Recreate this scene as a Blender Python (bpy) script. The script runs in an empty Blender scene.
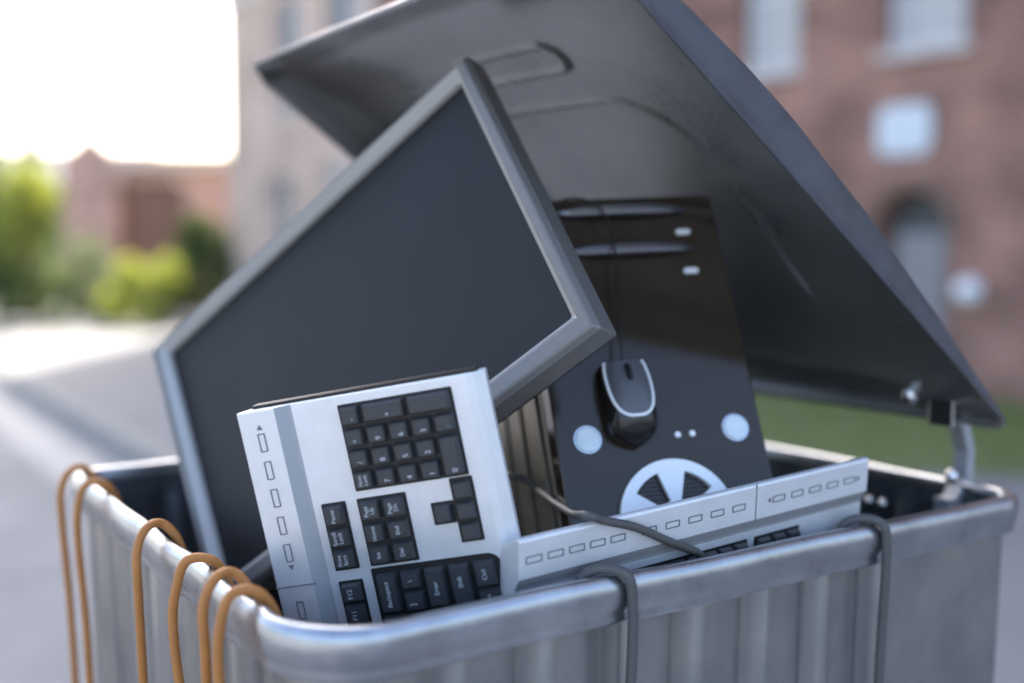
import bpy, bmesh, math, random
from mathutils import Vector, Matrix, noise
random.seed(7)
R = math.radians
C = bpy.context.scene.collection
sc = bpy.context.scene

# ------------------------------------------------------------------ camera, sky, sun, exposure
EYE = 1.216
cam = bpy.data.cameras.new('camera'); co = bpy.data.objects.new('camera', cam); C.objects.link(co)
co.location = (0, 0, EYE); co.rotation_euler = (R(90 - 4.557), 0, 0)
cam.sensor_width = 36; cam.lens = 1118.4 / 1024 * 36
cam.clip_start = .05; cam.clip_end = 2000
cam.dof.use_dof = True; cam.dof.focus_distance = .80; cam.dof.aperture_fstop = 1.7
sc.camera = co
SUN_EL, SUN_AZ = 40.0, 1.0            # azimuth measured from +Y towards +X
w = bpy.data.worlds.new('World'); sc.world = w; w.use_nodes = True
nt = w.node_tree; bg = nt.nodes['Background']
sky = nt.nodes.new('ShaderNodeTexSky'); sky.sky_type = 'NISHITA'; sky.sun_disc = False
sky.sun_elevation = R(SUN_EL); sky.sun_rotation = R(SUN_AZ); sky.dust_density = 4.0; sky.air_density = .9; sky.ozone_density = .6
nt.links.new(sky.outputs[0], bg.inputs[0]); bg.inputs[1].default_value = .13
sd = bpy.data.lights.new('sun', 'SUN'); so = bpy.data.objects.new('sun', sd); C.objects.link(so)
sd.energy = 3.2; sd.angle = R(.6); sd.color = (1, .93, .82)
sdir = Vector((math.sin(R(SUN_AZ)) * math.cos(R(SUN_EL)), math.cos(R(SUN_AZ)) * math.cos(R(SUN_EL)), math.sin(R(SUN_EL))))
so.rotation_euler = sdir.to_track_quat('Z', 'Y').to_euler(); so.location = (0, 0, 30)
sc.view_settings.view_transform = 'Standard'; sc.view_settings.look = 'None'
sc.view_settings.exposure = 2.3; sc.view_settings.gamma = 1
sc.render.resolution_x = 1024; sc.render.resolution_y = 683

# ------------------------------------------------------------------ materials
def mat(name, col, rough=.5, metal=0, var=0, scale=8, bump=0, bscale=60, spec=None, col2=None, rvar=0, coat=0, stretch=None, emit=None):
    m = bpy.data.materials.new(name); m.use_nodes = True
    n = m.node_tree; p = n.nodes['Principled BSDF']; L = n.links.new
    p.inputs['Base Color'].default_value = (*col, 1); p.inputs['Roughness'].default_value = rough; p.inputs['Metallic'].default_value = metal
    if spec is not None: p.inputs['Specular IOR Level'].default_value = spec
    if coat: p.inputs['Coat Weight'].default_value = coat; p.inputs['Coat Roughness'].default_value = .08
    tc = n.nodes.new('ShaderNodeTexCoord'); mp = n.nodes.new('ShaderNodeMapping'); L(tc.outputs['Object'], mp.inputs[0])
    if stretch: mp.inputs['Scale'].default_value = stretch
    if var or col2 or rvar:
        t = n.nodes.new('ShaderNodeTexNoise'); t.inputs['Scale'].default_value = scale; t.inputs['Detail'].default_value = 6
        t.inputs['Roughness'].default_value = .65; L(mp.outputs[0], t.inputs[0])
    if var or col2:
        r = n.nodes.new('ShaderNodeValToRGB'); r.color_ramp.elements[0].position = .32; r.color_ramp.elements[1].position = .68
        a = [c * (1 - var) for c in col]; b = col2 or [min(1, c * (1 + var)) for c in col]
        r.color_ramp.elements[0].color = (*a, 1); r.color_ramp.elements[1].color = (*b, 1)
        L(t.outputs[0], r.inputs[0]); L(r.outputs[0], p.inputs['Base Color'])
    if rvar:
        q = n.nodes.new('ShaderNodeMapRange'); q.inputs[1].default_value = .3; q.inputs[2].default_value = .7
        q.inputs[3].default_value = max(.02, rough - rvar); q.inputs[4].default_value = rough + rvar
        L(t.outputs[0], q.inputs[0]); L(q.outputs[0], p.inputs['Roughness'])
    if bump:
        t2 = n.nodes.new('ShaderNodeTexNoise'); t2.inputs['Scale'].default_value = bscale; t2.inputs['Detail'].default_value = 4
        L(mp.outputs[0], t2.inputs[0]); b = n.nodes.new('ShaderNodeBump'); b.inputs['Strength'].default_value = bump; b.inputs['Distance'].default_value = .002
        L(t2.outputs[0], b.inputs['Height']); L(b.outputs[0], p.inputs['Normal'])
    return m

def brick_mat(name, c1, c2, mortar, scale=1.0, var=.25):
    m = bpy.data.materials.new(name); m.use_nodes = True; n = m.node_tree; L = n.links.new; p = n.nodes['Principled BSDF']
    tc = n.nodes.new('ShaderNodeTexCoord'); b = n.nodes.new('ShaderNodeTexBrick')
    sp = n.nodes.new('ShaderNodeSeparateXYZ'); cb = n.nodes.new('ShaderNodeCombineXYZ')
    L(tc.outputs['Object'], sp.inputs[0]); ad = n.nodes.new('ShaderNodeMath'); ad.operation = 'ADD'
    L(sp.outputs[0], ad.inputs[0]); L(sp.outputs[1], ad.inputs[1]); L(ad.outputs[0], cb.inputs[0]); L(sp.outputs[2], cb.inputs[1])
    L(cb.outputs[0], b.inputs[0]); b.inputs['Scale'].default_value = scale; b.inputs['Brick Width'].default_value = .23; b.inputs['Row Height'].default_value = .075
    b.inputs['Mortar Size'].default_value = .008; b.inputs['Color1'].default_value = (*c1, 1); b.inputs['Color2'].default_value = (*c2, 1); b.inputs['Mortar'].default_value = (*mortar, 1)
    t = n.nodes.new('ShaderNodeTexNoise'); t.inputs['Scale'].default_value = 1.3; t.inputs['Detail'].default_value = 5; L(tc.outputs['Object'], t.inputs[0])
    r = n.nodes.new('ShaderNodeMapRange'); r.inputs[1].default_value = .3; r.inputs[2].default_value = .7; r.inputs[3].default_value = 1 - var; r.inputs[4].default_value = 1 + var
    L(t.outputs[0], r.inputs[0]); mx = n.nodes.new('ShaderNodeVectorMath'); mx.operation = 'SCALE'; L(b.outputs[0], mx.inputs[0]); L(r.outputs[0], mx.inputs['Scale'])
    L(mx.outputs[0], p.inputs['Base Color']); p.inputs['Roughness'].default_value = .9
    return m

def leaf_mat(name, c1, c2):
    m = mat(name, c1, .55, col2=c2, scale=3.0)
    p = m.node_tree.nodes['Principled BSDF']; p.inputs['Transmission Weight'].default_value = 0
    tr = m.node_tree.nodes.new('ShaderNodeBsdfTranslucent'); tr.inputs[0].default_value = (c2[0] * 1.6, c2[1] * 1.6, c2[2] * .8, 1)
    mx = m.node_tree.nodes.new('ShaderNodeMixShader'); mx.inputs[0].default_value = .35
    m.node_tree.links.new(p.outputs[0], mx.inputs[1]); m.node_tree.links.new(tr.outputs[0], mx.inputs[2])
    m.node_tree.links.new(mx.outputs[0], m.node_tree.nodes['Material Output'].inputs[0])
    return m

M = dict(
    galv=mat('galvanised_steel', (.39, .415, .45), .30, .95, var=.18, scale=26, rvar=.05, bump=.12, bscale=14),
    galv_wall=mat('weathered_sheet_warm_reflection', (.285, .30, .32), .38, .85, var=.10, col2=(.36, .35, .335), scale=14, rvar=.06, bump=.15, bscale=9, stretch=(1, 1, .8)),  # weathered mottling; its warm tone paints in reflections of warm surroundings
    lid=mat('dark_galvanised_sheet', (.33, .335, .335), .29, .75, var=.18, scale=6, rvar=.03, bump=.05, bscale=8),
    lid_outside=mat('weathered_lid_dimmed_reflection', (.075, .078, .09), .50, .1, var=.25, scale=25, rvar=.1, bump=.25, bscale=60),  # weathered outer skin, colour darkened to subdue the bright sky reflection
    bin_inside=mat('shade_darkened_inner_sheet', (.085, .095, .11), .45, .5, var=.4, scale=12, stretch=(1, 1, .3)),  # inner shell darkened in colour, standing in for shade inside the bin
    strap=mat('grey_painted_strap', (.36, .38, .40), .45, .3, var=.1, scale=30),
    gunmetal=mat('gunmetal_trim', (.26, .27, .30), .25, .9),
    bolt=mat('bright_zinc', (.75, .77, .80), .25, 1.0),
    screen=mat('matt_screen', (.011, .011, .0125), .48, 0, spec=.31, rvar=.05, scale=6),
    mon_frame=mat('dark_silver_plastic', (.17, .163, .158), .42, .2, var=.05, scale=200),
    mon_lip=mat('silver_inner_lip', (.48, .47, .45), .4, .2),
    mon_back=mat('dark_brown_grey_plastic', (.045, .04, .038), .5),
    silver=mat('silver_keyboard_plastic', (.72, .735, .76), .36, .4, var=.05, scale=35, rvar=.04),
    line=mat('dark_outline_plastic', (.15, .16, .18), .45),
    groove=mat('shaded_step_plastic', (.36, .375, .40), .45, .2),  # slope beside the media strip: its shade is put into the colour
    key=mat('charcoal_key_plastic', (.042, .045, .050), .42, 0, var=.1, scale=300),
    tray=mat('black_key_well', (.008, .008, .010), .5),
    legend=mat('pale_key_print', (.55, .58, .62), .6),
    gloss=mat('glossy_black_plastic', (.030, .021, .013), .12, 0, spec=.6, rvar=.03, scale=5),  # brown tint in the black stands in for the lid's reflection
    tower_side=mat('beige_grey_steel_panel', (.17, .155, .13), .42, .6, var=.1, scale=20),
    black=mat('black_plastic', (.012, .012, .013), .45),
    chrome=mat('polished_silver', (.62, .66, .70), .2, .9),
    white=mat('white_silver_plastic', (.86, .88, .90), .35, .1),
    lamp=mat('pale_blue_button', (.74, .80, .83), .3, .1, col2=(.55, .67, .73), scale=60),
    mouse=mat('grey_mouse_plastic', (.10, .105, .12), .38),
    mouse_dark=mat('glossy_black_mouse_plastic', (.015, .014, .013), .2),
    cable_grey=mat('grey_cable_rubber', (.085, .085, .085), .5, spec=.4),
    cable_orange=mat('orange_cable_rubber', (.43, .175, .045), .5, spec=.4, var=.08, scale=60),
    asphalt=mat('asphalt', (.24, .24, .24), .85, var=.2, scale=1.5, bump=.4, bscale=150),
    paving=mat('concrete_paving', (.21, .21, .21), .85, var=.15, scale=1.2, bump=.3, bscale=90),
    kerb=mat('kerb_stone', (.26, .26, .25), .85, var=.12, scale=4),
    paint=mat('worn_road_paint', (.34, .34, .33), .7, var=.2, scale=6),
    soil=mat('grass_ground', (.10, .15, .05), .9, col2=(.20, .21, .10), scale=3),
    blade=leaf_mat('grass_blade', (.11, .18, .05), (.20, .25, .09)),
    brick=brick_mat('red_brick', (.33, .145, .10), (.21, .09, .065), (.34, .27, .23), var=.5),
    brick_pale=brick_mat('pale_rendered_brick', (.52, .38, .30), (.45, .32, .25), (.55, .47, .41)),
    brick_pink=brick_mat('pinkish_brick', (.50, .31, .26), (.42, .26, .22), (.5, .4, .36)),
    render=mat('pale_stone_trim', (.55, .50, .46), .8, var=.12, scale=3),
    roof=mat('grey_roof_slate', (.12, .12, .13), .7, var=.2, scale=5),
    roof_pale=mat('pale_roof_edge', (.55, .50, .45), .7, var=.1, scale=3),
    frame=mat('white_window_paint', (.72, .74, .76), .45),
    glass=mat('window_glass', (.10, .12, .14), .06, 0, spec=1.0),
    blind=mat('pale_window_blind', (.50, .50, .48), .6, var=.06, scale=3),
    grey_pane=mat('dull_grey_window_pane', (.28, .27, .28), .4),
    dark_frame=mat('dark_grey_frame', (.07, .075, .08), .5),
    door=mat('brown_wooden_door', (.20, .11, .08), .6, var=.2, scale=4),
    plaque=mat('white_enamel', (.66, .70, .74), .3),
    bark=mat('bark', (.10, .075, .05), .9, var=.3, scale=20),
    leaf_lime=leaf_mat('lime_leaves', (.26, .31, .07), (.42, .44, .12)),
    leaf_green=leaf_mat('green_leaves', (.07, .12, .04), (.13, .18, .06)),
    leaf_dark=leaf_mat('dark_green_leaves', (.03, .06, .02), (.06, .10, .03)),
    leaf_grey=leaf_mat('grey_green_leaves', (.12, .16, .12), (.20, .25, .19)),
)

# ------------------------------------------------------------------ helpers
def tag(o, label=None, cat=None, group=None, kind=None):
    if label: o['label'] = label
    if cat: o['category'] = cat
    if group: o['group'] = group
    if kind: o['kind'] = kind
    return o
def empty(name, m=None):
    o = bpy.data.objects.new(name, None); C.objects.link(o); o.empty_display_size = .05
    if m is not None: o.matrix_world = m
    return o
def obj(name, bm, m, parent=None, smooth=False, bevel=0, seg=2, angle=35):
    bmesh.ops.recalc_face_normals(bm, faces=bm.faces[:])
    me = bpy.data.meshes.new(name); bm.to_mesh(me); bm.free()
    for x in (m if isinstance(m, list) else [m]): me.materials.append(x)
    if smooth:
        for p in me.polygons: p.use_smooth = True
        try: me.set_sharp_from_angle(angle=R(angle))
        except Exception: pass
    o = bpy.data.objects.new(name, me); C.objects.link(o)
    if parent is not None: o.parent = parent
    if bevel:
        b = o.modifiers.new('bevel', 'BEVEL'); b.width = bevel; b.segments = seg; b.limit_method = 'ANGLE'; b.angle_limit = R(35)
    return o
def box(bm, x0, x1, y0, y1, z0, z1):
    v = [bm.verts.new((x, y, z)) for x in (x0, x1) for y in (y0, y1) for z in (z0, z1)]
    for f in ((0, 1, 3, 2), (4, 6, 7, 5), (0, 4, 5, 1), (2, 3, 7, 6), (0, 2, 6, 4), (1, 5, 7, 3)): bm.faces.new([v[i] for i in f])
    return v
def prism(bm, pts, y0, y1, mi=0):
    """polygon pts in (x, z) extruded from y0 to y1"""
    a = [bm.verts.new((x, y0, z)) for x, z in pts]; b = [bm.verts.new((x, y1, z)) for x, z in pts]
    fs = [bm.faces.new(a), bm.faces.new(b[::-1])]
    for i in range(len(pts)): fs.append(bm.faces.new((a[i], b[i], b[(i + 1) % len(pts)], a[(i + 1) % len(pts)])))
    for f in fs: f.material_index = mi
def rrect(x0, x1, z0, z1, r, n=5):
    out = []
    for cx, cz, a in ((x1 - r, z1 - r, 0), (x0 + r, z1 - r, 90), (x0 + r, z0 + r, 180), (x1 - r, z0 + r, 270)):
        for i in range(n + 1):
            t = R(a + 90 * i / n); out.append((cx + r * math.cos(t), cz + r * math.sin(t)))
    return out
def disc(cx, cz, r, n=32): return [(cx + r * math.cos(2 * math.pi * i / n), cz + r * math.sin(2 * math.pi * i / n)) for i in range(n)]
def catmull(P, k=8):
    P = [Vector(p) for p in P]; Q = [P[0] * 2 - P[1]] + P + [P[-1] * 2 - P[-2]]; out = []
    for i in range(1, len(Q) - 2):
        a, b, c, d = Q[i - 1:i + 3]
        for j in range(k):
            t = j / k; out.append(.5 * ((2 * b) + (c - a) * t + (2 * a - 5 * b + 4 * c - d) * t * t + (3 * b - 3 * c + d - a) * t ** 3))
    out.append(P[-1]); return out
def tube(bm, pts, r, n=12, cap=True):
    pts = [Vector(p) for p in pts]; rings = []; up = Vector((.13, .21, .97)).normalized(); nrm = None
    for i, p in enumerate(pts):
        t = (pts[min(i + 1, len(pts) - 1)] - pts[max(i - 1, 0)]).normalized()
        if nrm is None: nrm = t.cross(up).normalized()
        nrm = (nrm - t * nrm.dot(t)).normalized(); b = t.cross(nrm)
        rr = r(i / (len(pts) - 1)) if callable(r) else r
        rings.append([bm.verts.new(p + (nrm * math.cos(2 * math.pi * k / n) + b * math.sin(2 * math.pi * k / n)) * rr) for k in range(n)])
    for a, b in zip(rings, rings[1:]):
        for k in range(n): bm.faces.new((a[k], a[(k + 1) % n], b[(k + 1) % n], b[k]))
    if cap: bm.faces.new(rings[0][::-1]); bm.faces.new(rings[-1])
def frame_m(loc, x, y, z):
    return Matrix(((x[0], y[0], z[0], loc[0]), (x[1], y[1], z[1], loc[1]), (x[2], y[2], z[2], loc[2]), (0, 0, 0, 1)))

# ------------------------------------------------------------------ the ground
def sheet(name, pts, z, m, th=0):
    bm = bmesh.new()
    if th:
        a = [bm.verts.new((x, y, z)) for x, y in pts]; b = [bm.verts.new((x, y, z - th)) for x, y in pts]
        bm.faces.new(a); bm.faces.new(b[::-1])
        for i in range(len(pts)): bm.faces.new((a[i], b[i], b[(i + 1) % len(pts)], a[(i + 1) % len(pts)]))
    else: bm.faces.new([bm.verts.new((x, y, z)) for x, y in pts])
    return tag(obj(name, bm, m), kind='structure')
KD = Vector((-3.33, 5.16, 0)).normalized(); KP = Vector((-1.89, 6.19, 0)); KN = Vector((-KD.y, KD.x, 0))   # kerb line; KN points to the road
def kp(t, n=0): v = KP + KD * t + KN * n; return (v.x, v.y)
sheet('ground', [(-600, -400), (600, -400), (600, 900), (-600, 900)], -.13, M['asphalt'])
sheet('road', [kp(-30, 0), kp(-30, 9), kp(16.5, 9), kp(16.5, 0)], -.122, M['asphalt'])
sheet('pavement', [kp(-30, -.15), kp(16.5, -.15), (-2, 30), (30, 30), (30, -25)], 0, M['paving'], .12)
sheet('kerb', [kp(-30, -.148), kp(-30, 0), kp(16.5, 0), kp(16.5, -.148)], .004, M['kerb'], .125)
sheet('road_marking', [kp(-30, .18), kp(-30, .5), kp(15, .5), kp(15, .18)], -.117, M['paint'])
sheet('far_pavement', [(-40, 17.2), (-6.2, 17.2), (-6.2, 40), (-40, 40)], 0.01, M['paving'], .12)

# ------------------------------------------------------------------ the brick building on the right
F0 = Vector((5.5, 7.0, 0)); F1 = Vector((-4.75, 19.3, 0)); FD = (F1 - F0).normalized(); FI = Vector((-FD.y, FD.x, 0))
if FI.y < 0: FI = -FI
# local frame: x along the facade from its near end, y into the building, z up
BM_ = frame_m(F0, FD, FI, Vector((0, 0, 1)))
FL = (F1 - F0).length + .25
bld = empty('brick_building', BM_)
tag(bld, 'tall red brick building with small windows behind the open lid of the bin', 'building')
H = 14.0
def wall_with_holes(name, x0, x1, z0, z1, holes, m, parent, depth=.35):
    """flat wall with rectangular or arched openings cut through it"""
    xs = sorted({x0, x1, *[h[0] for h in holes], *[h[1] for h in holes]}); zs = sorted({z0, z1, *[h[2] for h in holes], *[h[3] for h in holes]})
    bm = bmesh.new()
    for i in range(len(xs) - 1):
        for j in range(len(zs) - 1):
            cx, cz = (xs[i] + xs[i + 1]) / 2, (zs[j] + zs[j + 1]) / 2
            if any(h[0] < cx < h[1] and h[2] < cz < h[3] for h in holes): continue
            bm.faces.new([bm.verts.new(v) for v in ((xs[i], 0, zs[j]), (xs[i + 1], 0, zs[j]), (xs[i + 1], 0, zs[j + 1]), (xs[i], 0, zs[j + 1]))])
    for h in holes:
        a, b, c, d = h[:4]
        for q in (((a, c), (a, d)), ((b, c), (b, d)), ((a, c), (b, c)), ((a, d), (b, d))):
            bm.faces.new([bm.verts.new(v) for v in ((q[0][0], 0, q[0][1]), (q[1][0], 0, q[1][1]), (q[1][0], depth, q[1][1]), (q[0][0], depth, q[0][1]))])
        if len(h) > 4:      # arched top: fill the two spandrels
            r = (b - a) / 2; cx = (a + b) / 2; n = 12
            for s in (-1, 1):
                pts = [(cx + s * r, d)] + [(cx + s * r * math.cos(R(90 * k / n)), d - r + r * math.sin(R(90 * k / n))) for k in range(n + 1)]
                prism(bm, pts, .002, depth)
    bmesh.ops.remove_doubles(bm, verts=bm.verts[:], dist=.0005)
    return obj(name, bm, m, parent)
wins = [(2.86, 3.60, 2.93, 4.3), (4.48, 5.14, 2.92, 4.35), (6.6, 7.3, 2.92, 4.35), (8.7, 9.4, 2.92, 4.35), (10.8, 11.6, 2.9, 4.4), (12.3, 13.0, 1.2, 2.6), (13.7, 14.5, 3.4, 5.2),
        (0.9, 1.5, 2.93, 4.3), (6.6, 7.3, .9, 2.1), (8.7, 9.4, .9, 2.1), (14.1, 14.7, 1.3, 2.5), (12.1, 12.9, 3.4, 5.2)]
for zz in (6.2, 8.6):
    for xx in (.9, 2.86, 4.48, 6.6, 8.7, 10.8, 12.4, 14.0): wins.append((xx, xx + .7, zz, zz + 1.4))
for zz in (2.93, 6.2, 8.6, 11.0):
    for k in range(3): wins.append((-6.6 + k * 2.2, -5.8 + k * 2.2, zz, zz + 1.4))
arch = (2.95, 3.66, .35, 1.74, 'arch')
wall_with_holes('wall', -8, 11.7, 0, H, [w_ for w_ in wins if w_[0] < 11.5] + [arch], M['brick'], bld)
wall_with_holes('end_wall', 11.7, FL, 0, H, [w_ for w_ in wins if w_[0] > 11.7], M['brick_pale'], bld)
bm = bmesh.new(); box(bm, -8, FL, 9, 9.3, 0, H); box(bm, -8, -7.7, .36, 9, 0, H); box(bm, FL - .3, FL - .002, .36, 9, 0, H); obj('side_wall', bm, M['brick_pale'], bld)
bm = bmesh.new(); box(bm, -8.2, FL + .2, -.2, 9.5, H, H + .25); obj('roof', bm, M['roof'], bld)
bm = bmesh.new(); box(bm, -8, FL + .01, -.05, -.003, 5.35, 5.55); obj('string_course', bm, M['render'], bld)
bm = bmesh.new(); box(bm, 11.55, 11.75, -.08, -.003, 0, H); obj('pilaster', bm, M['render'], bld)
for (a, b, c, d, *k) in wins:
    bm = bmesh.new(); fw = .055
    box(bm, a, b, .12, .18, c, c + fw); box(bm, a, b, .12, .18, d - fw, d); box(bm, a, a + fw, .12, .18, c + fw, d - fw); box(bm, b - fw, b, .12, .18, c + fw, d - fw)
    box(bm, a + fw, b - fw, .13, .17, (c + d) / 2 - .02, (c + d) / 2 + .02); fr = obj('window', bm, M['frame'], bld)
    bm = bmesh.new(); box(bm, a + fw, b - fw, .15, .155, c + fw, d - fw); obj('pane', bm, M['glass'] if random.random() < .25 and a > 5.5 else M['blind'], fr)
    bm = bmesh.new(); box(bm, a - .06, b + .06, -.06, .115, c - .09, c - .002); obj('sill', bm, M['render'], fr)
a, b, c, d, _ = arch; r_ = (b - a) / 2; cx = (a + b) / 2
def archpts(r, zb, n=20): return [(cx - r, zb)] + [(cx - r * math.cos(math.pi * k / n), d - r_ + r * math.sin(math.pi * k / n)) for k in range(n + 1)] + [(cx + r, zb)]
bm = bmesh.new(); prism(bm, archpts(r_ - .05, c + .05), .20, .21); fr = obj('window_pane', bm, M['dark_frame'], bld)
bm = bmesh.new(); prism(bm, [(cx - .24, c + .1), (cx + .24, c + .1), (cx + .24, d - .35), (cx - .24, d - .35)], .17, .19); obj('pane', bm, M['grey_pane'], fr); fr.name = 'arched_window'
bm = bmesh.new(); o_ = archpts(r_ + .13, d - r_); i_ = archpts(r_ + .01, d - r_); prism(bm, o_ + i_[::-1], -.03, -.003); obj('brick_arch', bm, M['door'], fr)
pq = empty('wall_plaque', BM_ @ Matrix.Translation((3.38, -.004, 2.25))); tag(pq, 'square white enamel plaque fixed on the brick wall above the arched window', 'plaque')
bm = bmesh.new(); prism(bm, rrect(-.25, .25, -.21, .21, .10), -.03, -.002); obj('plate', bm, M['plaque'], pq)
bm = bmesh.new(); prism(bm, rrect(-.26, .26, -.22, .22, .10) , -.012, 0); obj('backing', bm, M['dark_frame'], pq)
lp = empty('wall_lamp', BM_ @ Matrix.Translation((2.72, -.004, .90))); tag(lp, 'small round white lamp on the brick wall beside the arched window', 'wall lamp')
bm = bmesh.new(); bmesh.ops.create_uvsphere(bm, u_segments=20, v_segments=12, radius=.11, matrix=Matrix.Translation((0, -.10, 0))); obj('globe', bm, M['white'], lp, True)
bm = bmesh.new(); prism(bm, disc(0, 0, .07), -.03, 0); obj('bracket', bm, M['dark_frame'], lp)

# ------------------------------------------------------------------ low building at the left, far off
B2 = empty('low_building', Matrix.Translation((-10.2, 24, 0))); tag(B2, 'low pinkish building with a pale flat roof and brown door across the street', 'building')
wall_with_holes('wall', .6, 5.6, 0, 3.0, [(1.75, 3.25, 0.02, 2.75)], M['brick_pink'], B2)
bm = bmesh.new(); prism(bm, [(.6, 3.003), (2.1, 3.003), (1.2, 3.75), (.6, 3.2)], .0, .3); obj('gable', bm, M['brick_pink'], B2)
bm = bmesh.new(); box(bm, .6, .9, .36, 6, 0, 3); box(bm, 5.3, 5.6, .36, 6, 0, 3); box(bm, .9, 5.3, 5.7, 6, 0, 3); obj('side_wall', bm, M['brick_pale'], B2)
bm = bmesh.new(); box(bm, 1.9, 5.9, -.35, 6.2, 3.01, 3.28); obj('roof', bm, M['roof_pale'], B2)
bm = bmesh.new(); box(bm, 1.80, 3.20, .2, .26, .02, 2.72); d_ = obj('door', bm, M['door'], B2)
bm = bmesh.new(); box(bm, 1.95, 2.0, .15, .198, 1.0, 1.25); obj('handle', bm, M['chrome'], d_)
B3 = empty('terraced_house', Matrix.Translation((-21, 34, 0))); tag(B3, 'distant pale house with a slate roof behind the low pinkish building', 'building')
bm = bmesh.new(); box(bm, 0, 9, 0, 7, 0, 3.2); obj('wall', bm, M['brick_pale'], B3)
bm = bmesh.new()
v = [bm.verts.new(p) for p in ((-.2, -.3, 3.2), (9.2, -.3, 3.2), (9.2, 7.3, 3.2), (-.2, 7.3, 3.2), (-.2, 3.5, 4.6), (9.2, 3.5, 4.6))]
for f in ((0, 1, 5, 4), (2, 3, 4, 5), (0, 4, 3), (1, 2, 5), (0, 3, 2, 1)): bm.faces.new([v[i] for i in f])
obj('roof', bm, M['roof'], B3)
for x in (1.2, 4, 6.8):
    bm = bmesh.new(); box(bm, x, x + 1, -.05, -.003, 1, 2.3); obj('window', bm, M['glass'], B3)

# ------------------------------------------------------------------ plants
def leaves(bm, c, rad, n, size, sq=1.0):
    for _ in range(n):
        while True:
            p = Vector((random.uniform(-1, 1), random.uniform(-1, 1), random.uniform(-1, 1)))
            q = p.length
            if q > 1: continue
            k = noise.noise(Vector((p.x * 2.2, p.y * 2.2, p.z * 2.2)) + Vector(c))
            if q > .72 + .45 * k + .15 or (k < -.22): continue
            if q < .35 and random.random() < .6: continue
            break
        P = Vector(c) + Vector((p.x * rad[0], p.y * rad[1], p.z * rad[2]))
        a = Vector((random.gauss(0, 1), random.gauss(0, 1), random.gauss(0, 1))).normalized(); b = a.cross(Vector((random.gauss(0, 1), random.gauss(0, 1), random.gauss(0, 1)))).normalized()
        s = size * random.uniform(.6, 1.4)
        bm.faces.new([bm.verts.new(P + v) for v in (-a * s, b * s * .45, a * s, -b * s * .45)])
def plant(kind, label, cat, base, blobs, m, size, trunk_r, group=None):
    e = empty(kind, Matrix.Translation(base)); tag(e, label, cat, group)
    top = max(b[0][2] for b in blobs)
    bm = bmesh.new(); tube(bm, [(0, 0, -.02), (.03, 0, top * .4), (-.02, .02, top)], lambda t: trunk_r * (1 - .75 * t), 8)
    for (c, rad, n) in blobs: tube(bm, [(0, 0, top * .3), Vector(c) * .6 + Vector((0, 0, top * .15)), c], lambda t: trunk_r * .5 * (1 - .8 * t), 6)
    obj('trunk' if cat == 'tree' else 'stem', bm, M['bark'], e, True)
    bm = bmesh.new()
    for (c, rad, n) in blobs: leaves(bm, c, rad, n, size)
    obj('crown' if cat == 'tree' else 'foliage', bm, m, e)
plant('broadleaf_tree', 'bushy green tree at the far left edge of the street', 'tree', (-8.5, 18.6, 0),
      [((0, 0, 1.5), (.95, .9, 1.0), 2400), ((-.3, 0, 2.5), (.5, .5, .7), 900), ((.75, 0, 1.9), (.35, .4, .6), 600), ((-.8, 0, 1.1), (.9, .9, .9), 1600), ((.3, -.2, .7), (.9, .8, .7), 1600), ((-1.3, .2, .7), (.8, .8, .7), 1000)], M['leaf_green'], .07, .09)
plant('lime_shrub', 'tall yellow green shrub in front of the far left tree', 'shrub', (-7.75, 18.0, 0), [((0, 0, 2.15), (.42, .4, .55), 1200), ((-.25, 0, 1.5), (.4, .4, .6), 600)], M['leaf_lime'], .06, .04)
plant('conifer', 'slim pointed conifer rising behind the far left tree', 'tree', (-9.4, 22.0, 0), [((0, 0, 3.6), (.14, .14, .9), 500), ((0, 0, 2.5), (.5, .5, .9), 1200), ((0, 0, 1.3), (.7, .7, 1.1), 1500)], M['leaf_dark'], .05, .06)
plant('grey_shrub', 'grey green shrub between the far left tree and the lime bush', 'shrub', (-7.25, 19.2, 0), [((0, 0, .75), (.5, .4, .8), 2200), ((-.6, 0, .5), (.5, .4, .6), 1500), ((.5, 0, .5), (.4, .3, .55), 900)], M['leaf_grey'], .045, .04)
plant('lime_bush', 'low bright lime bush beside the pavement in front of the low building', 'bush', (-5.95, 18.2, 0), [((.1, 0, .5), (.42, .4, .55), 1500), ((-.25, 0, .75), (.28, .3, .42), 800), ((.35, .1, .8), (.22, .25, .4), 500), ((-.5, 0, .35), (.35, .3, .35), 700)], M['leaf_lime'], .05, .03)
plant('evergreen_bush', 'dark green rounded bush against the end of the brick building', 'bush', (-5.35, 19.9, 0), [((0, 0, .85), (.85, .6, .8), 2600), ((-.2, 0, 1.5), (.4, .4, .5), 800), ((.5, .1, 1.4), (.4, .4, .45), 700), ((.7, -.3, .8), (.6, .5, .75), 1500), ((-.8, .2, .6), (.6, .5, .6), 1200)], M['leaf_dark'], .06, .04)
for i, (x, y, s, t) in enumerate(((-12.2, 20, 1.3, 'broad green bush at the left end of the planted row'), (-11.0, 19.2, 1.0, 'rounder green bush second in the planted row from the left'))):
    plant('hedge_bush', t, 'bush', (x, y, 0), [((0, 0, s * .7), (s, s * .8, s * .8), 2000)], M['leaf_green'], .07, .05, 'green bushes in the planted row')
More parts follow.
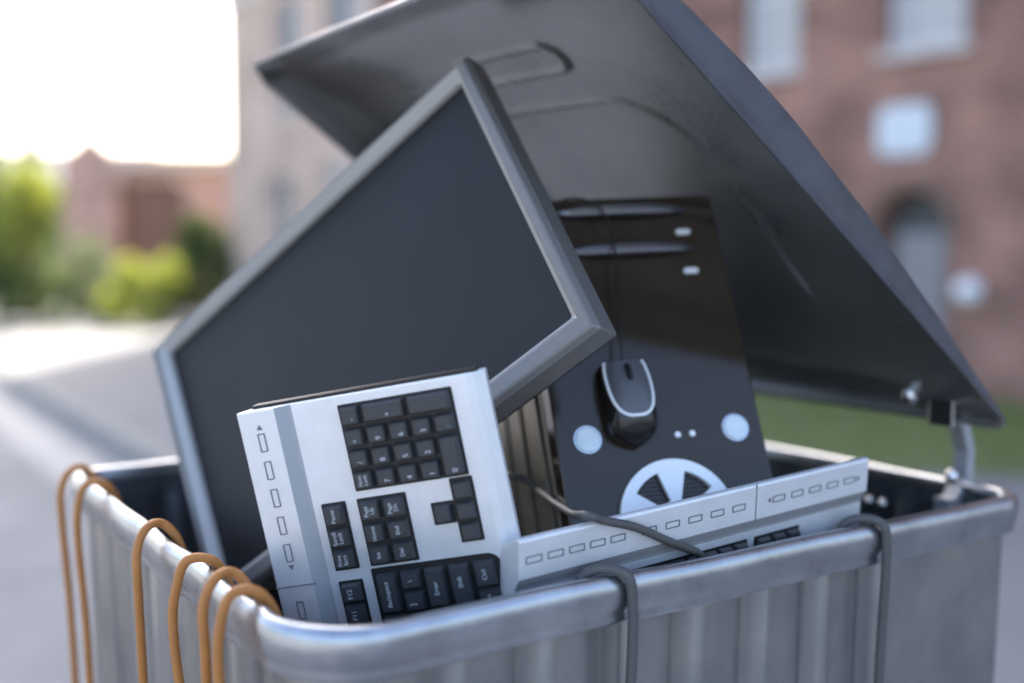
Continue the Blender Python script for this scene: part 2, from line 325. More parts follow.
# lawn in front of the brick building
gx = bmesh.new(); n1, n2 = 60, 20
LA, LB = Vector((-3.2, 11.2, 0)), Vector((7.5, 5.3, 0)); LC = F0 + FD * (-2.6) - FI * .05; LD = F0 + FD * 12 - FI * .05
def lawn(u, v):
    a = LA.lerp(LB, u); b = LD.lerp(LC, u); p = a.lerp(b, v); p.z = .012 + .03 * math.sin(math.pi * v) ** .5 + .012 * noise.noise(p * 3); return p
LA, LB = Vector((-2.6, 12.4, 0)), Vector((6.6, 4.2, 0))
LA = Vector((.6, 6.25, 0)); LB = Vector((7.0, 5.5, 0)); LD = F0 + FD * 7.6 - FI * .06
g = [[gx.verts.new(lawn(i / n1, j / n2)) for j in range(n2 + 1)] for i in range(n1 + 1)]
for i in range(n1):
    for j in range(n2): gx.faces.new((g[i][j], g[i + 1][j], g[i + 1][j + 1], g[i][j + 1]))
tag(obj('lawn_ground', gx, M['soil']), kind='structure')
bm = bmesh.new()
for _ in range(22000):
    p = lawn(random.random(), random.random()); h = random.uniform(.03, .085); a = random.uniform(0, 6.28); d = Vector((math.cos(a), math.sin(a), 0))
    l = Vector((random.gauss(0, .02), random.gauss(0, .02), h))
    bm.faces.new([bm.verts.new(q) for q in (p - d * .004, p + d * .004, p + l)])
tag(obj('grass', bm, M['blade']), 'short green grass in front of the brick building', 'grass', kind='stuff')

# ------------------------------------------------------------------ the bin
NX = Vector((.836, .549, 0)).normalized(); NY = Vector((-.549, .836, 0)).normalized(); UZ = Vector((0, 0, 1))
BW, BD = .704, .593
HX = .668                                            # where the hinge line of the lid sits
N0 = Vector((-.1196, .6068, 1.0))
bin_m = frame_m((N0.x, N0.y, 0), NX, NY, UZ)         # local: x along the front, y along the left side, z up from the ground
metal_bin = empty('metal_bin', bin_m)
tag(metal_bin, 'galvanised metal rubbish bin with its lid propped open over the discarded computer parts', 'rubbish bin')
RT = 1.0
def outline(inset, r=.06, step=.006, r2=.032):
    """points, outward normals and which side, around a rounded rectangle"""
    out = []; x0, x1, y0, y1 = inset, BW - inset, inset, BD - inset; r = max(r - inset, .01); r2 = max(r2 - inset, .008)
    def line(a, b, nrm, side):
        L = (Vector(b) - Vector(a)).length; n = int(((BW if side in ('front', 'back') else BD) - .12) / step)
        for i in range(n): t = i / n; out.append((a[0] + (b[0] - a[0]) * t, a[1] + (b[1] - a[1]) * t, nrm[0], nrm[1], side, t * L, L))
    def arc(cx, cy, a0, r=r):
        n = 12
        for i in range(n): a = R(a0 + 90 * i / n); out.append((cx + r * math.cos(a), cy + r * math.sin(a), math.cos(a), math.sin(a), 'c', 0, 1))
    line((x0 + r, y0), (x1 - r2, y0), (0, -1), 'front'); arc(x1 - r2, y0 + r2, -90, r2)
    line((x1, y0 + r2), (x1, y1 - r2), (1, 0), 'right'); arc(x1 - r2, y1 - r2, 0, r2)
    line((x1 - r2, y1), (x0 + r2, y1), (0, 1), 'back'); arc(x0 + r2, y1 - r2, 90, r2)
    line((x0, y1 - r2), (x0, y0 + r), (-1, 0), 'left'); arc(x0 + r, y0 + r, 180)
    return out
def flute(side, s, L):
    if side == 'c': return 0
    per = .0665 if side in ('front', 'back') else .062
    s_end = L - (.135 if side == 'front' else .0)
    if s > s_end: return 0
    ph = (s % per) / per; e = min(s, s_end - s)
    prof = -math.exp(-((ph - .5) / .11) ** 2) + .55 * math.exp(-((ph - .76) / .09) ** 2)
    return .0060 * prof * min(1, e / .004 if e > 0 else 0)
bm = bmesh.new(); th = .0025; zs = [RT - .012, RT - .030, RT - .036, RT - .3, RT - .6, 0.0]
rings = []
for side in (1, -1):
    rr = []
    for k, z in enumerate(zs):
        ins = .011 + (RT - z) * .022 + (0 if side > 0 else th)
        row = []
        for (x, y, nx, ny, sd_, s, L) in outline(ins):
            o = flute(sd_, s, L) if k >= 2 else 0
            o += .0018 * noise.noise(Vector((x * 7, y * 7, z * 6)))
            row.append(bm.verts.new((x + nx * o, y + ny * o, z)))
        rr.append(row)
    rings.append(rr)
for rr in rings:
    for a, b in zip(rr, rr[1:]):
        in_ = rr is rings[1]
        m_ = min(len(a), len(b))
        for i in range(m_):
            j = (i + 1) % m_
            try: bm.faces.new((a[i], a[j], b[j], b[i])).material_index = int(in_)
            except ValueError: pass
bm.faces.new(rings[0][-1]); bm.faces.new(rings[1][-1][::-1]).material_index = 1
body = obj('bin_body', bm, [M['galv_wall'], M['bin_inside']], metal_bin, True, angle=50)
# rolled rim
prof = [(-.012, -.026), (-.0125, -.012), (-.0115, -.004), (-.0075, -.0002), (-.0038, -.0004), (-.001, -.0028), (.0006, -.0065), (.0012, -.011), (.0010, -.016), (.0002, -.021), (-.0012, -.0255), (-.0022, -.0285), (-.0016, -.031), (-.003, -.0338), (-.007, -.034), (-.0095, -.031)]
bm = bmesh.new(); rows = []
O = outline(0, r=.06)
for (x, y, nx, ny, sd_, s, L) in O:
    wob = .0016 * noise.noise(Vector((x * 11, y * 11, 3))); wz = .0014 * noise.noise(Vector((x * 8, y * 8, 9)))
    if sd_ == 'left': wob += .0012 * math.sin(s * 46) ; wz += .0009 * math.sin(s * 38 + 1)
    rows.append([bm.verts.new((x + nx * (a + wob), y + ny * (a + wob), RT + b + wz)) for a, b in prof])
for i in range(len(rows)):
    a, b = rows[i], rows[(i + 1) % len(rows)]
    for k in range(len(prof)):
        bm.faces.new((a[k], b[k], b[(k + 1) % len(prof)], a[(k + 1) % len(prof)]))
obj('rim', bm, M['galv'], metal_bin, True, angle=60)
# lid: local frame s away from the hinge, t along the hinge (front to back), n up out of the lid
TH = .637; LW, LL, HH = BD, .589, .062
su = (-NX * math.cos(TH) + UZ * math.sin(TH)); sn = (NX * math.sin(TH) + UZ * math.cos(TH))
lid_w = frame_m(N0 + NX * HX + UZ * HH, su, NY, sn)
lid_l = bin_m.inverted() @ lid_w
HS = [(0, .008), (.02, .009), (.05, .012), (.16, .026), (.27, .036), (.37, .039), (.43, .038), (.49, .034), (.55, .024), (.589, .010)]
def hs(s):
    for (a, b), (c, d) in zip(HS, HS[1:]):
        if s <= c: t = max(0, (s - a) / (c - a)); t = t * t * (3 - 2 * t) * .3 + t * .7; return b + (d - b) * t
    return HS[-1][1]
def rr_dist(s, t, a, b, c, d, r):
    cx, cy, hx, hy = (a + b) / 2, (c + d) / 2, (b - a) / 2 - r, (d - c) / 2 - r
    qx, qy = abs(s - cx) - hx, abs(t - cy) - hy
    return math.hypot(max(qx, 0), max(qy, 0)) + min(max(qx, qy), 0) - r
def lid_h(s, t):
    h = hs(s) + .018 * t / LW * min(1, s / .2) * min(1, (LL - s) / .12) + .010 * math.sin(math.pi * t / LW)
    d = rr_dist(s, t, .03, .408, .136, LW - .136, .07)
    h += .009 / (1 + math.exp(max(-40, min(40, d / .0025)))) * min(1, max(0, (s - .14) / .16)) - .0062 * math.exp(-(d / .0046) ** 2) * min(1, max(0, (s - .14) / .1))
    d2 = abs(rr_dist(s, t, .453, .485, .195, .36, .0155)); h -= .0038 * math.exp(-(d2 / .0032) ** 2)
    e = min(s + .004, LL - s, t, LW - t)
    if e < .014: h -= .010 * (1 - math.sqrt(max(0, 1 - (1 - e / .014) ** 2)))
    return h + .0015 * noise.noise(Vector((s * 9, t * 9, 0)))
bm = bmesh.new(); NS, NT = 224, 198; G = []
for i in range(NS + 1):
    row = []
    for j in range(NT + 1):
        s, t = LL * i / NS, LW * j / NT; h = lid_h(s, t)
        for cx, rad, lo in ((LL, .035, False), (0, .02, True)):
            for cy in (0, LW):
                ps, pt = (s - (cx - rad) if not lo else (rad - s)), ((rad - t) if cy == 0 else t - (LW - rad))
                if ps > 0 and pt > 0:
                    k = max(ps, pt) / math.hypot(ps, pt); ps2, pt2 = ps * k, pt * k
                    s = cx - rad + ps2 if not lo else rad - ps2; t = rad - pt2 if cy == 0 else LW - rad + pt2
        row.append(bm.verts.new((s, t, h)))
    G.append(row)
for i in range(NS):
    for j in range(NT): bm.faces.new((G[i][j], G[i + 1][j], G[i + 1][j + 1], G[i][j + 1]))
loop = [G[i][0] for i in range(NS)] + [G[NS][j] for j in range(NT)] + [G[i][NT] for i in range(NS, 0, -1)] + [G[0][j] for j in range(NT, 0, -1)]
cen = Vector((LL / 2, LW / 2, 0)); prev = loop
for k, (z, out) in enumerate(((.5, .0), (.12, .0005), (.0, .003))):
    cur = []
    for v in loop:
        d = Vector((v.co.x - cen.x, v.co.y - cen.y, 0)); o = Vector((math.copysign(1, d.x) if LL / 2 - abs(d.x) < .004 else 0, math.copysign(1, d.y) if LW / 2 - abs(d.y) < .004 else 0, 0))
        cur.append(bm.verts.new((v.co.x + o.x * out, v.co.y + o.y * out, v.co.z * z)))
    for i in range(len(loop)):
        j = (i + 1) % len(loop); bm.faces.new((prev[i], prev[j], cur[j], cur[i]))
    prev = cur
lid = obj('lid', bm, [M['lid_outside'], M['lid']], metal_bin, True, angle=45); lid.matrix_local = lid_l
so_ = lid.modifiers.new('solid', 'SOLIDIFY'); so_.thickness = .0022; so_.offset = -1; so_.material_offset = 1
# hinge brackets
for t0 in (.075, LW - .10):
    e = HX + .008
    bm = bmesh.new()
    pts = [(e - .004, -.035), (e + .018, -.03), (e + .033, .0), (e + .034, .03), (e + .024, .056), (e + .0, .078), (e - .010, .073), (e + .014, .052), (e + .024, .028), (e + .022, .002), (e + .008, -.014), (e - .004, -.014)]
    a_ = [bm.verts.new((x, t0 - .012, RT + z)) for x, z in pts]; b_ = [bm.verts.new((x, t0 + .004, RT + z)) for x, z in pts]
    bm.faces.new(a_); bm.faces.new(b_[::-1])
    for i in range(len(pts)): bm.faces.new((a_[i], b_[i], b_[(i + 1) % len(pts)], a_[(i + 1) % len(pts)]))
    hg = obj('hinge_bracket', bm, M['strap'], metal_bin, bevel=.0008)
    bm = bmesh.new(); box(bm, e - .016, e - .013, t0 - .022, t0 + .004, RT + .056, RT + .094); obj('hinge_plate', bm, M['bolt'], hg, bevel=.0008)
    for (x, y, z, r_) in ((e - .004, t0 - .014, RT + .008, .0075), (e - .022, t0 + .020, RT + .082, .0095), (e - .020, t0 + .05, RT - .028, .005), (e - .020, t0 + .066, RT - .028, .005)):
        bm = bmesh.new(); bmesh.ops.create_uvsphere(bm, u_segments=16, v_segments=10, radius=r_, matrix=Matrix.Translation((x, y, z)) @ Matrix.Diagonal((.8, .8, 1, 1))); obj('bolt', bm, M['bolt'], hg, True)

# ------------------------------------------------------------------ monitor
def V(*a): return Vector(a)
off = V(0, 0, EYE)
mA, mB, mD, mC = V(-.041, .95, .139) + off, V(-.333, 1.092, -.099) + off, V(-.249, .959, -.283) + off, V(.046, .813, -.051) + off
MX = (mA - mB).normalized(); mn = MX.cross(mA - mC).normalized(); MZ = mn.cross(MX).normalized()
if MZ.dot(mA - mC) < 0: MZ = -MZ
MI = MZ.cross(MX).normalized()                       # into the monitor
if MI.y < 0: MI = -MI
SW, SH = .403, .247
mon = empty('flat_monitor', frame_m(mB, MX, MI, MZ)); tag(mon, 'wide flat computer monitor with dark screen leaning on its corner under the bin lid', 'monitor')
# local: screen from x 0..SW, z -SH..0
bl, br, bt, bb = .012, .0155, .009, .0215
bm = bmesh.new(); box(bm, -.004, SW + .004, .0005, .004, -SH - .004, .004); obj('screen', bm, M['screen'], mon)
bm = bmesh.new()
inn = [(0, 0), (SW, 0), (SW, -SH), (0, -SH)]; mid = [(-.006, .006), (SW + .007, .006), (SW + .007, -SH - .007), (-.006, -SH - .007)]
out = [(-bl, bt), (SW + br, bt), (SW + br, -SH - bb), (-bl, -SH - bb)]; o2 = [(x + (.0035 if x > .2 else -.0035), z + (.0035 if z > -.1 else -.0035)) for x, z in out]
rows = [[bm.verts.new((x, y, z)) for x, z in L] for L, y in ((inn, .0004), (inn, -.004), (mid, -.0125), (out, -.014), (o2, -.009), (o2, .012))]
for a, b in zip(rows, rows[1:]):
    for i in range(4): bm.faces.new((a[i], a[(i + 1) % 4], b[(i + 1) % 4], b[i])).material_index = 1 if a is rows[0] or a is rows[1] else 0
obj('frame', bm, [M['mon_frame'], M['mon_lip']], mon, bevel=.0018, seg=3)
bm = bmesh.new(); b0 = [(-bl - .001, bt + .001), (SW + br + .001, bt + .001), (SW + br + .001, -SH - bb - .001), (-bl - .001, -SH - bb - .001)]
b1 = [(x * .97 + .006, z * .96 - .005) for x, z in b0]; b2 = [(x * .7 + .06, z * .7 - .035) for x, z in b0]
rows = [[bm.verts.new((x, y, z)) for x, z in L] for L, y in ((b0, .0125), (b0, .019), (b1, .030), (b2, .052))]
for a, b in zip(rows, rows[1:]):
    for i in range(4): bm.faces.new((a[i], a[(i + 1) % 4], b[(i + 1) % 4], b[i]))
bm.faces.new(rows[0]); bm.faces.new(rows[-1]); obj('rear_housing', bm, M['mon_back'], mon, bevel=.004, seg=3)

# ------------------------------------------------------------------ keyboards (local: x across, from the strip of media buttons to the space bar; z down the length)
def text_mesh(s, size):
    cu = bpy.data.curves.new('t', 'FONT'); cu.body = s; cu.size = size; cu.align_x = 'CENTER'; cu.align_y = 'CENTER'; cu.extrude = 0
    o = bpy.data.objects.new('t', cu); C.objects.link(o); dg = bpy.context.evaluated_depsgraph_get(); me = bpy.data.meshes.new_from_object(o.evaluated_get(dg))
    bpy.data.objects.remove(o); bpy.data.curves.remove(cu); return me
KMESH = {}
def key(parent, name, u0, u1, v0, v1, y=.0, text=None, rot=True, lu=.60, lv=.68, hgt=.0055, size=.0052):
    """a keycap between u0..u1 across and v0..v1 down the length (mm), with sloping sides"""
    g_ = .9; u0, u1, v0, v1 = [q / 1000 for q in (u0 + g_, u1 - g_, v0 + g_, v1 - g_)]
    du, dv = u1 - u0, v1 - v0; kk = (round(du, 4), round(dv, 4))
    if kk not in KMESH:
        bm = bmesh.new(); s = .0016
        a = [bm.verts.new(p) for p in ((0, 0, 0), (du, 0, 0), (du, 0, -dv), (0, 0, -dv))]; b = [bm.verts.new(p) for p in ((s, -hgt, -s), (du - s, -hgt, -s), (du - s, -hgt, -dv + s), (s, -hgt, -dv + s))]
        for i in range(4): bm.faces.new((a[i], a[(i + 1) % 4], b[(i + 1) % 4], b[i]))
        bm.faces.new(a); bm.faces.new(b)
        bmesh.ops.bevel(bm, geom=bm.edges[:], offset=.0006, segments=2, affect='EDGES')
        bmesh.ops.recalc_face_normals(bm, faces=bm.faces[:])
        me = bpy.data.meshes.new('key'); bm.to_mesh(me); bm.free(); me.materials.append(M['key']); KMESH[kk] = me
    k = bpy.data.objects.new(name, KMESH[kk]); C.objects.link(k); k.parent = parent; k.location = (u0, y, -v0)
    if text:
        me = text_mesh(text, size); me.materials.append(M['legend']); l = bpy.data.objects.new('legend', me); C.objects.link(l); l.parent = k
        l.location = (du * lu, -hgt - .0003, -dv * lv)
        # the keyboard stands on end: its letters read from bottom to top
        l.rotation_euler = (R(90), R(-90), 0)
    return k
def keyboard(name, mtx, label, LEN, full=True, tilt=0):
    """LEN = length down local -z; the numpad is at the z=0 end"""
    kb = empty(name, mtx); tag(kb, label, 'keyboard')
    WD = .175
    # case cross-section (u, y): y negative is towards the viewer
    sec = [(0, -.0035), (0, -.0065), (.0015, -.008), (.028, -.008), (.0305, -.0065), (.036, -.0035), (.0385, -.003), (.163, -.003), (.168, -.001), (.175, .006), (.175, .012), (.160, .015), (.02, .016), (.010, .013)]
    bm = bmesh.new(); rows = [[bm.verts.new((u, y, z)) for u, y in sec] for z in (0, -LEN)]
    n = len(sec)
    for i in range(n): bm.faces.new((rows[0][i], rows[0][(i + 1) % n], rows[1][(i + 1) % n], rows[1][i])).material_index = 1 if i in (3, 4, 5) else 0
    bm.faces.new(rows[0]).material_index = 0; bm.faces.new(rows[1]).material_index = 0
    case = obj('case', bm, [M['silver'], M['groove']], kb, bevel=.0010, seg=3)
    bm = bmesh.new(); box(bm, .009, .170, .001, .0115, .0002, .0022); obj('end_seam', bm, M['tray'], kb)
    bm = bmesh.new(); box(bm, .0002, .0298, -.0084, -.0077, -.1262, -.1254); obj('strip_seam', bm, M['line'], kb)
    # outlined media buttons
    def btn(v0, v1):
        bm = bmesh.new(); c0, c1 = .0125, .0178; o = rrect(c0, c1, -v1, -v0, .0006, 2); i_ = rrect(c0 + .0007, c1 - .0007, -v1 + .0007, -v0 - .0007, .0003, 2)
        A = [bm.verts.new((x, -.0086, z)) for x, z in o]; B = [bm.verts.new((x, -.0086, z)) for x, z in i_]; A2 = [bm.verts.new((x, -.0078, z)) for x, z in o]; B2_ = [bm.verts.new((x, -.0078, z)) for x, z in i_]; n = len(A)
        for k in range(n):
            j = (k + 1) % n; bm.faces.new((A[k], A[j], B[j], B[k])); bm.faces.new((A[k], A[j], A2[j], A2[k])); bm.faces.new((B[k], B[j], B2_[j], B2_[k]))
        obj('media_button', bm, M['line'], kb)
    def tri(v, d):
        bm = bmesh.new(); prism(bm, [(.0130, -v), (.0172, -v), (.0151, -v + .0035 * d)], -.0086, -.0078); obj('arrow_mark', bm, M['line'], kb)
    for k in range(5): btn(.016 + k * .0198, .029 + k * .0198)
    tri(.0135, 1); tri(.1105, -1)
    v = .137
    while v + .013 < LEN - .10: btn(v, v + .013); v += .0215
    v = LEN - .088
    while v + .013 < LEN - .004 and not full: btn(v, v + .013); v += .0175
    # numpad
    P = 15.9; Q = 14.9; U0, V0 = 72, 7
    def well(name_, u0, u1, v0, v1, r=.001, h=.0034):
        bm = bmesh.new(); prism(bm, rrect(u0 / 1000, u1 / 1000, -v1 / 1000, -v0 / 1000, r), -h - .0002, -.0022); return obj(name_, bm, M['tray'], kb)
    kw = dict(y=-.0034)
    well('key_well', U0 - .6, U0 + 5 * P + .6, V0 - .6, V0 + 4 * Q + .6)
    num = {(0, 0): '-', (1, 1): '9', (2, 1): '6', (3, 1): '3', (4, 1): '.', (0, 1): '*', (1, 2): '8', (2, 2): '5', (3, 2): '2', (0, 2): '/', (1, 3): '7', (2, 3): '4', (3, 3): '1'}
    for (c, r_), t in num.items(): key(kb, 'key', U0 + c * P, U0 + (c + 1) * P, V0 + r_ * Q, V0 + (r_ + 1) * Q, text=t, **kw)
    key(kb, 'key', U0, U0 + P, V0 + 3 * Q, V0 + 4 * Q, text='Num\nLock', lu=.5, lv=.5, size=.0038, **kw)
    key(kb, 'key', U0 + P, U0 + 3 * P, V0, V0 + Q, text='+', **kw); key(kb, 'key', U0 + 3 * P, U0 + 5 * P, V0, V0 + Q, **kw)
    key(kb, 'key', U0 + 4 * P, U0 + 5 * P, V0 + 2 * Q, V0 + 4 * Q, text='0', lv=.85, **kw)
    # navigation block
    for g0, cols, names in ((71, (0, 1), [['Page\nUp', 'Page\nDn'], ['Home', 'End'], ['Ins', 'Del']]), (45, (0,), [['Pause'], ['Scroll\nLock'], ['Print\nScrn']])):
        w_ = 17 if g0 == 71 else 16.6; b0 = 73
        well('key_well', g0 - .6, g0 + w_ * len(cols) + .6, b0 - .6, b0 + 3 * 15.7 + .6)
        for r_ in range(3):
            for c in cols: key(kb, 'key', g0 + c * w_, g0 + (c + 1) * w_, b0 + r_ * 15.7, b0 + (r_ + 1) * 15.7, text=names[r_][c], lu=.5, lv=.5, size=.0042, **kw)
    well('key_well', 137.4, 153.6, 67.9, 113.1); well('key_well', 121.4, 137.3, 82.9, 98.6)
    for r_ in range(3): key(kb, 'key', 138, 153, 68.5 + r_ * 14.7, 68.5 + (r_ + 1) * 14.7, **kw)
    key(kb, 'key', 122, 137.2, 83.4, 98.1, **kw)
    # function keys
    v = 129; i = 12; vend = LEN * 1000 - 10
    well('key_well', 44.4, 62.2, 128.4, min(129 + 12 * 15.4 + .6, vend))
    while v + 15.4 < vend and i > 0:
        key(kb, 'key', 45, 61.6, v, v + 15.4, text='F%d' % i, lu=.5, lv=.5, size=.005, **kw); v += 15.4; i -= 1
    # main block in its rounded black well
    mw = [(.0702, -.1224), (.0695, -.1232), (.0695, -(vend + 4) / 1000), (.162, -(vend + 4) / 1000)] + [(.152 + .010 * math.cos(R(a)), -.1325 + .010 * math.sin(R(a))) for a in range(0, 91, 15)]
    bm = bmesh.new(); prism(bm, mw, -.0036, -.0022); obj('main_key_well', bm, M['tray'], kb)
    rows_ = [(71.5, 'Backspace', 30, '='), (89, '\\', 15, ']'), (106, 'Enter', 30, "'"), (123.5, 'Shift', 36, '/'), (141, 'Ctrl', 20, 'Alt')]
    let = ['=-0987654321', '][POIUYTREWQ', "';LKJHGFDSA", '/.,MNBVCXZ', '']
    for k, (u, nm, first, _) in enumerate(rows_):
        v = 125.5; key(kb, 'key', u, u + 17.2, v, v + first, text=nm, lu=.5, lv=(.5 if first < 31 else .35), size=.0045, **kw); v += first
        for ch in let[k]:
            if v + 15.6 > vend: break
            key(kb, 'key', u, u + 17.2, v, v + 15.6, text=ch, lu=.4, lv=.6, size=.0055, **kw); v += 15.6
        if k == 4:
            for nm2, ln in (('Menu', 18), ('Alt', 20), (None, 92)):
                if v + ln > vend: break
                key(kb, 'key', u, u + 17.2, v, v + ln, text=nm2, lu=.5, lv=.5, size=.0045, **kw); v += ln
    return kb
kk = 1.0606
kb1 = keyboard('computer_keyboard', frame_m(V(-.1772, .7228, -.1037) * kk + off, V(.9648, -.1858, .1863).normalized(), V(.1746, .9818, .0746).normalized(), V(-.1968, -.0394, .9797).normalized()),
    'silver keyboard with black keys standing on end in the near corner of the bin', .42)
k2TL = V(-.0058, .708, -.188) + off; k2r = V(.8414, .5368, .0616).normalized(); k2u = V(.05, -.10, .993); k2u = (k2u - k2r * k2u.dot(k2r)).normalized(); k2i = V(-.5255, .8395, -.1381); k2TL = k2TL + k2r * .013; k2L = .339
# same keyboard turned on its long side: x across = down, z along = towards its numpad end
k2i = (k2i - k2r * k2i.dot(k2r) - k2u * k2i.dot(k2u)).normalized()
kb2 = keyboard('computer_keyboard', frame_m(k2TL + k2r * k2L + k2i * .0085, -k2u, k2i, k2r), 'silver keyboard lying on its long side along the front rim beside the upright keyboard', k2L, full=False)

# ------------------------------------------------------------------ computer tower
ts = .175 / .162
tr = V(.9729, .2272, .0425).normalized(); tu = V(-.1369, .4185, .8978); tu = (tu - tr * tu.dot(tr)).normalized(); ti = V(-.1862, .8793, -.4383); ti = (ti - tr * ti.dot(tr) - tu * ti.dot(tu)).normalized()
tow = empty('computer_tower', frame_m(V(.0051, .8907, .0403) * ts + off, tr, ti, tu)); tag(tow, 'glossy black computer tower leaning back beneath the lid behind the keyboards', 'computer')
TW, TL_, TD = .175, .312, .36
bm = bmesh.new(); prism(bm, rrect(0, TW, -TL_, 0, .004, 3), 0, .022); obj('front_panel', bm, M['gloss'], tow, bevel=.0015, seg=3)
bm = bmesh.new(); box(bm, .003, TW - .003, .0225, TD, -TL_ + .002, -.003); obj('case', bm, M['black'], tow, bevel=.001)
bm = bmesh.new(); box(bm, .0005, .0028, .026, TD - .002, -TL_ + .006, -.008)
for k in range(5): box(bm, -.0022, .0004, .040 + k * .062, .072 + k * .062, -TL_ + .03, -.03)
obj('side_panel', bm, M['tower_side'], tow, bevel=.0006)
for i, (v, u0) in enumerate(((.015, .028), (.052, .030))):
    bm = bmesh.new()
    pts = [(u0 + (.148 - u0) * k / 14, -.0005 - .006 * math.sin(math.pi * k / 14) ** .6, -v) for k in range(15)]
    tube(bm, pts, lambda t: .0018 + .0042 * math.sin(math.pi * max(.0, min(1, t))) ** .5, 10); dr = obj('drive_handle', bm, M['gunmetal'], tow, True)
    bm = bmesh.new(); prism(bm, rrect(.018, .160, -v - .024, -v - .0085, .001, 2), -.0006, .0); prism(bm, rrect(.018, .160, -v + .0075, -v + .0085, .0004, 1), -.0006, .0); obj('drive_bay', bm, M['gloss'], tow)
    bm = bmesh.new(); prism(bm, rrect(.1350, .1485, -v - .0240, -v - .0185, .0026, 5), -.003, -.0002); obj('eject_button', bm, M['white'], tow, bevel=.0008)
for u, nm in ((.0255, 'power_button'), (.1515, 'reset_button')):
    bm = bmesh.new(); prism(bm, disc(u, -.215, .0100), -.0030, -.0002); b_ = obj(nm, bm, M['lamp'], tow, bevel=.001, seg=3)
    bm = bmesh.new(); prism(bm, disc(u, -.215, .0115), -.0012, -.0001); obj('ring', bm, M['chrome'], b_)
for u in (.101, .1135):
    bm = bmesh.new(); prism(bm, disc(u, -.217, .0026, 16), -.002, -.0002); obj('indicator_light', bm, M['white'], tow, bevel=.0005)
# round fan cover with cut-outs
cu_, cv_, R1, R0 = .0875, -.285, .0475, .014
bm = bmesh.new()
def sector(a0, a1, r0, r1, y0, y1, n=8):
    o = [(cu_ + r1 * math.cos(R(a0 + (a1 - a0) * k / n)), cv_ + r1 * math.sin(R(a0 + (a1 - a0) * k / n))) for k in range(n + 1)]
    i = [(cu_ + r0 * math.cos(R(a0 + (a1 - a0) * k / n)), cv_ + r0 * math.sin(R(a0 + (a1 - a0) * k / n))) for k in range(n + 1)]
    prism(bm, o + i[::-1], y0, y1)
RO = .0385
for k in range(5):
    a = 90 + k * 72
    sector(a - 17, a + 17, R0, RO, -.006, -.0022)          # solid spoke, with the cut-outs either side
for k in range(24): sector(k * 15, k * 15 + 15.0, RO, R1, -.006, -.0005, 2)
prism(bm, disc(cu_, cv_, R0 + .0005), -.0065, -.0022)
bmesh.ops.remove_doubles(bm, verts=bm.verts[:], dist=.00005)
fc = obj('fan_cover', bm, M['white'], tow)
bm = bmesh.new()
for k in range(21):
    dz = -.0355 + k * .0035; hw = math.sqrt(.0405 ** 2 - max(abs(dz), abs(dz + .0012)) ** 2)
    if cv_ + dz > -TL_ + .001: box(bm, cu_ - hw, cu_ + hw, -.0016, -.0004, cv_ + dz, cv_ + dz + .0012)
obj('fan_grille', bm, M['mon_back'], fc)

# ------------------------------------------------------------------ mouse hanging on its lead
def px(x, y, Y):
    """a place given by direction and distance, used to lay out the loose leads"""
    p_ = R(4.557); d = V((x - 512) / 1118.4, 1, -(y - 341.5) / 1118.4); q = V(d.x, d.y * math.cos(p_) + d.z * math.sin(p_), -d.y * math.sin(p_) + d.z * math.cos(p_))
    return q * (Y / q.y) + off
ms = empty('computer_mouse', tow.matrix_world @ Matrix.Translation((.0615, -.0035, -.156)) @ Matrix.Rotation(R(-1), 4, 'Y')); tag(ms, 'small dark computer mouse with silver trim hanging in front of the tower', 'computer mouse')
ML, MWd, MH = .070, .0215, .022
def mprof(t):
    wd = MWd * (1 - abs(2 * t - 1.06) ** 3.2 * .10 if t < .75 else (1 - ((t - .75) / .25) ** 2.4 * .98) * (1 - abs(.5 - .06) ** 3.2 * .38))
    if t < .06: wd *= .93 + .07 * math.sqrt(max(0, 1 - (1 - t / .06) ** 2))
    hh = MH * (.52 + .48 * math.sin(math.pi * min(1, t * .85 + .08))) * (1 if t < .7 else math.sqrt(max(.0, 1 - ((t - .7) / .3) ** 2.2)))
    return max(wd, .0008), max(hh, .0008)
def mloft(sc_, lift, t0, t1, m, name, parent, a0=0, a1=180):
    bm = bmesh.new(); rows = []
    for i in range(33):
        t = t0 + (t1 - t0) * i / 32; wd, hh = mprof(t); u = (i / 32); lim = sc_(u) if callable(sc_) else sc_; row = []
        for k in range(17):
            a = R(90 + (a0 - 90 + (a1 - a0) * k / 16) * lim); ca, sa = math.cos(a), math.sin(a)
            x = wd * math.copysign(abs(ca) ** .75, ca); y = -hh * abs(sa) ** .8 - lift
            row.append(bm.verts.new((x, y, -ML * t)))
        rows.append(row)
    for a, b in zip(rows, rows[1:]):
        for k in range(16): bm.faces.new((a[k], a[k + 1], b[k + 1], b[k]))
    if name == 'body':
        for r_ in rows: pass
        for a, b in zip(rows, rows[1:]): bm.faces.new((a[0], b[0], b[-1], a[-1]))
        bm.faces.new(rows[0]); bm.faces.new(rows[-1])
    return obj(name, bm, m, parent, True, angle=60)
mb = mloft(1, 0, 0, 1, M['mouse_dark'], 'body', ms)
Ul = lambda u: .62 * math.sqrt(max(.0004, 1 - u ** 3.0))
mloft(Ul, .0007, .005, .70, M['mouse'], 'button_plate', ms)
def upt(u, s):
    t = .005 + (.70 - .005) * u; wd, hh = mprof(t); a = R(90 + s * 90 * Ul(u)); ca, sa = math.cos(a), math.sin(a)
    return V(wd * math.copysign(abs(ca) ** .75, ca), -hh * abs(sa) ** .8 - .0009, -ML * t)
us = [i / 20 for i in range(17)] + [.83, .87, .91, .94, .965, .985, .996]
bm = bmesh.new(); tube(bm, [upt(u, -1) for u in us] + [upt(u, 1) for u in us[::-1]], .0014, 8); obj('trim', bm, M['white'], ms, True)
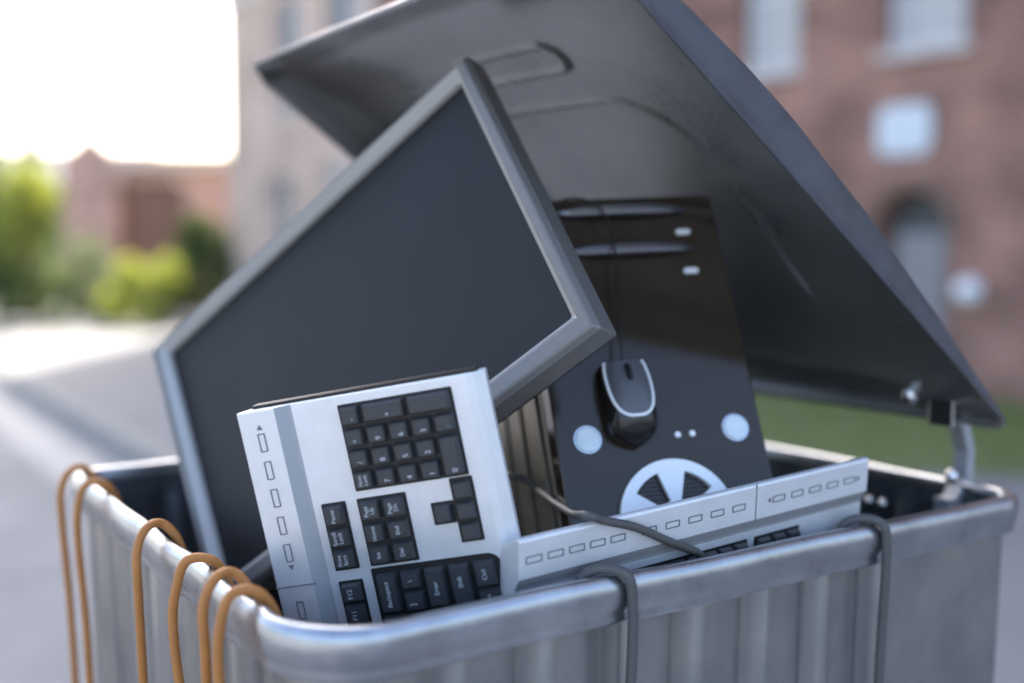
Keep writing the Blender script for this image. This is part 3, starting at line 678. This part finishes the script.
bm = bmesh.new(); tube(bm, [(0, -.0185, -.006), (0, -.0205, -.011), (0, -.0215, -.016), (0, -.0215, -.019)], .0022, 10); obj('scroll_wheel', bm, M['black'], ms, True)
mi = ms.matrix_world.inverted()
cp = [mi @ V(*p) for p in ((.0905, .8935, 1.118), (.0905, .896, 1.128), (.0885, .918, 1.172), (.0855, .943, 1.222), (.0790, .952, 1.247), (.066, .958, 1.259), (.05, .966, 1.262), (.034, .985, 1.258))]
cp[0] = V(0, -.011, -.002); cp[1] = V(0, -.0115, .006)
bm = bmesh.new(); tube(bm, catmull(cp, 8), .0009, 8); obj('lead', bm, M['black'], ms, True)

# ------------------------------------------------------------------ loose cables
bm = bmesh.new()
K2 = lambda al, v, y: tuple(k2TL + k2r * al - k2u * v + k2i * (.0085 + y))   # along the lying keyboard, down its face, out of it
tube(bm, catmull([(-.03, 1.0, 1.02), (-.0033, .93, 1.0286), (.0084, .93, 1.0262), (.0175, .925, 1.0215), (.0211, .92, 1.0180), (.044, .83, 1.0205), K2(.056, -.0055, -.004), K2(.066, -.002, -.0112), K2(.095, .009, -.0122), K2(.122, .024, -.0122), K2(.143, .035, -.0100), K2(.158, .044, -.0085), K2(.166, .060, -.0085), K2(.168, .09, -.009)], 10), .0031, 12)
tag(obj('cable', bm, M['cable_grey'], None, True), 'thin grey cable crossing over the lying keyboard down into the bin', 'cable')
def hang(name, label, pts, r, m, group):
    bm = bmesh.new(); tube(bm, catmull(pts, 10), r, 12); o = obj(name, bm, m, None, True); o.matrix_world = bin_m; tag(o, label, 'cable', group)
for x, lab in ((.232, 'grey cable hanging over the front rim below the middle of the lying keyboard'), (.492, 'grey cable hanging over the front rim near the right end of the lying keyboard')):
    hang('hanging_cable', lab, [(x - .035, .03, .90), (x - .030, .026, .97), (x - .020, .018, .998), (x - .008, .007, 1.0045), (x + .001, -.0045, 1.000), (x + .004, -.0055, .982), (x + .005, -.0045, .955), (x + .005, -.001, .88), (x + .004, .002, .7), (x - .004, .003, .5), (x, .002, .3)], .0037, M['cable_grey'], 'grey cables hanging over the front rim')
ors = [(.086, 0, 'orange cable over the left rim closest to the upright keyboard'), (.122, .004, 'orange cable over the left rim, second from the upright keyboard'), (.176, 0, 'orange cable over the left rim, third from the upright keyboard'),
       (.282, -.004, 'orange cable standing alone on the middle of the left rim'), (.475, .0, 'inner one of the two orange cables at the far left corner'), (.545, 0, 'outermost orange cable at the far left corner of the rim')]
for i, (s, k, lab) in enumerate(ors):
    tw = .006 * math.sin(i * 2.3); lean = (.004, -.003, .006, -.004, .003, -.002)[i]; lift = (0, .002, -.0005, .0015, .0005, .0025)[i]
    hang('orange_cable', lab, [(.027, s - .012, .86), (.026, s - .010, .93), (.0235, s - .006, .970), (.0175, s - .003, .994), (.007, s - lean * .5, 1.0062 + lift), (-.006, s + lean * .5, 1.0055 + lift * .7), (-.0125 - lift, s + lean, .990), (-.0145 + tw * .1, s + lean * 1.4, .955), (-.009, s + .003 + tw * .5, .86), (-.006, s + .002 + tw, .7), (-.004, s - tw, .5), (-.003, s + .01, .3)], .0034, M['cable_orange'], 'orange cables hanging over the left rim')
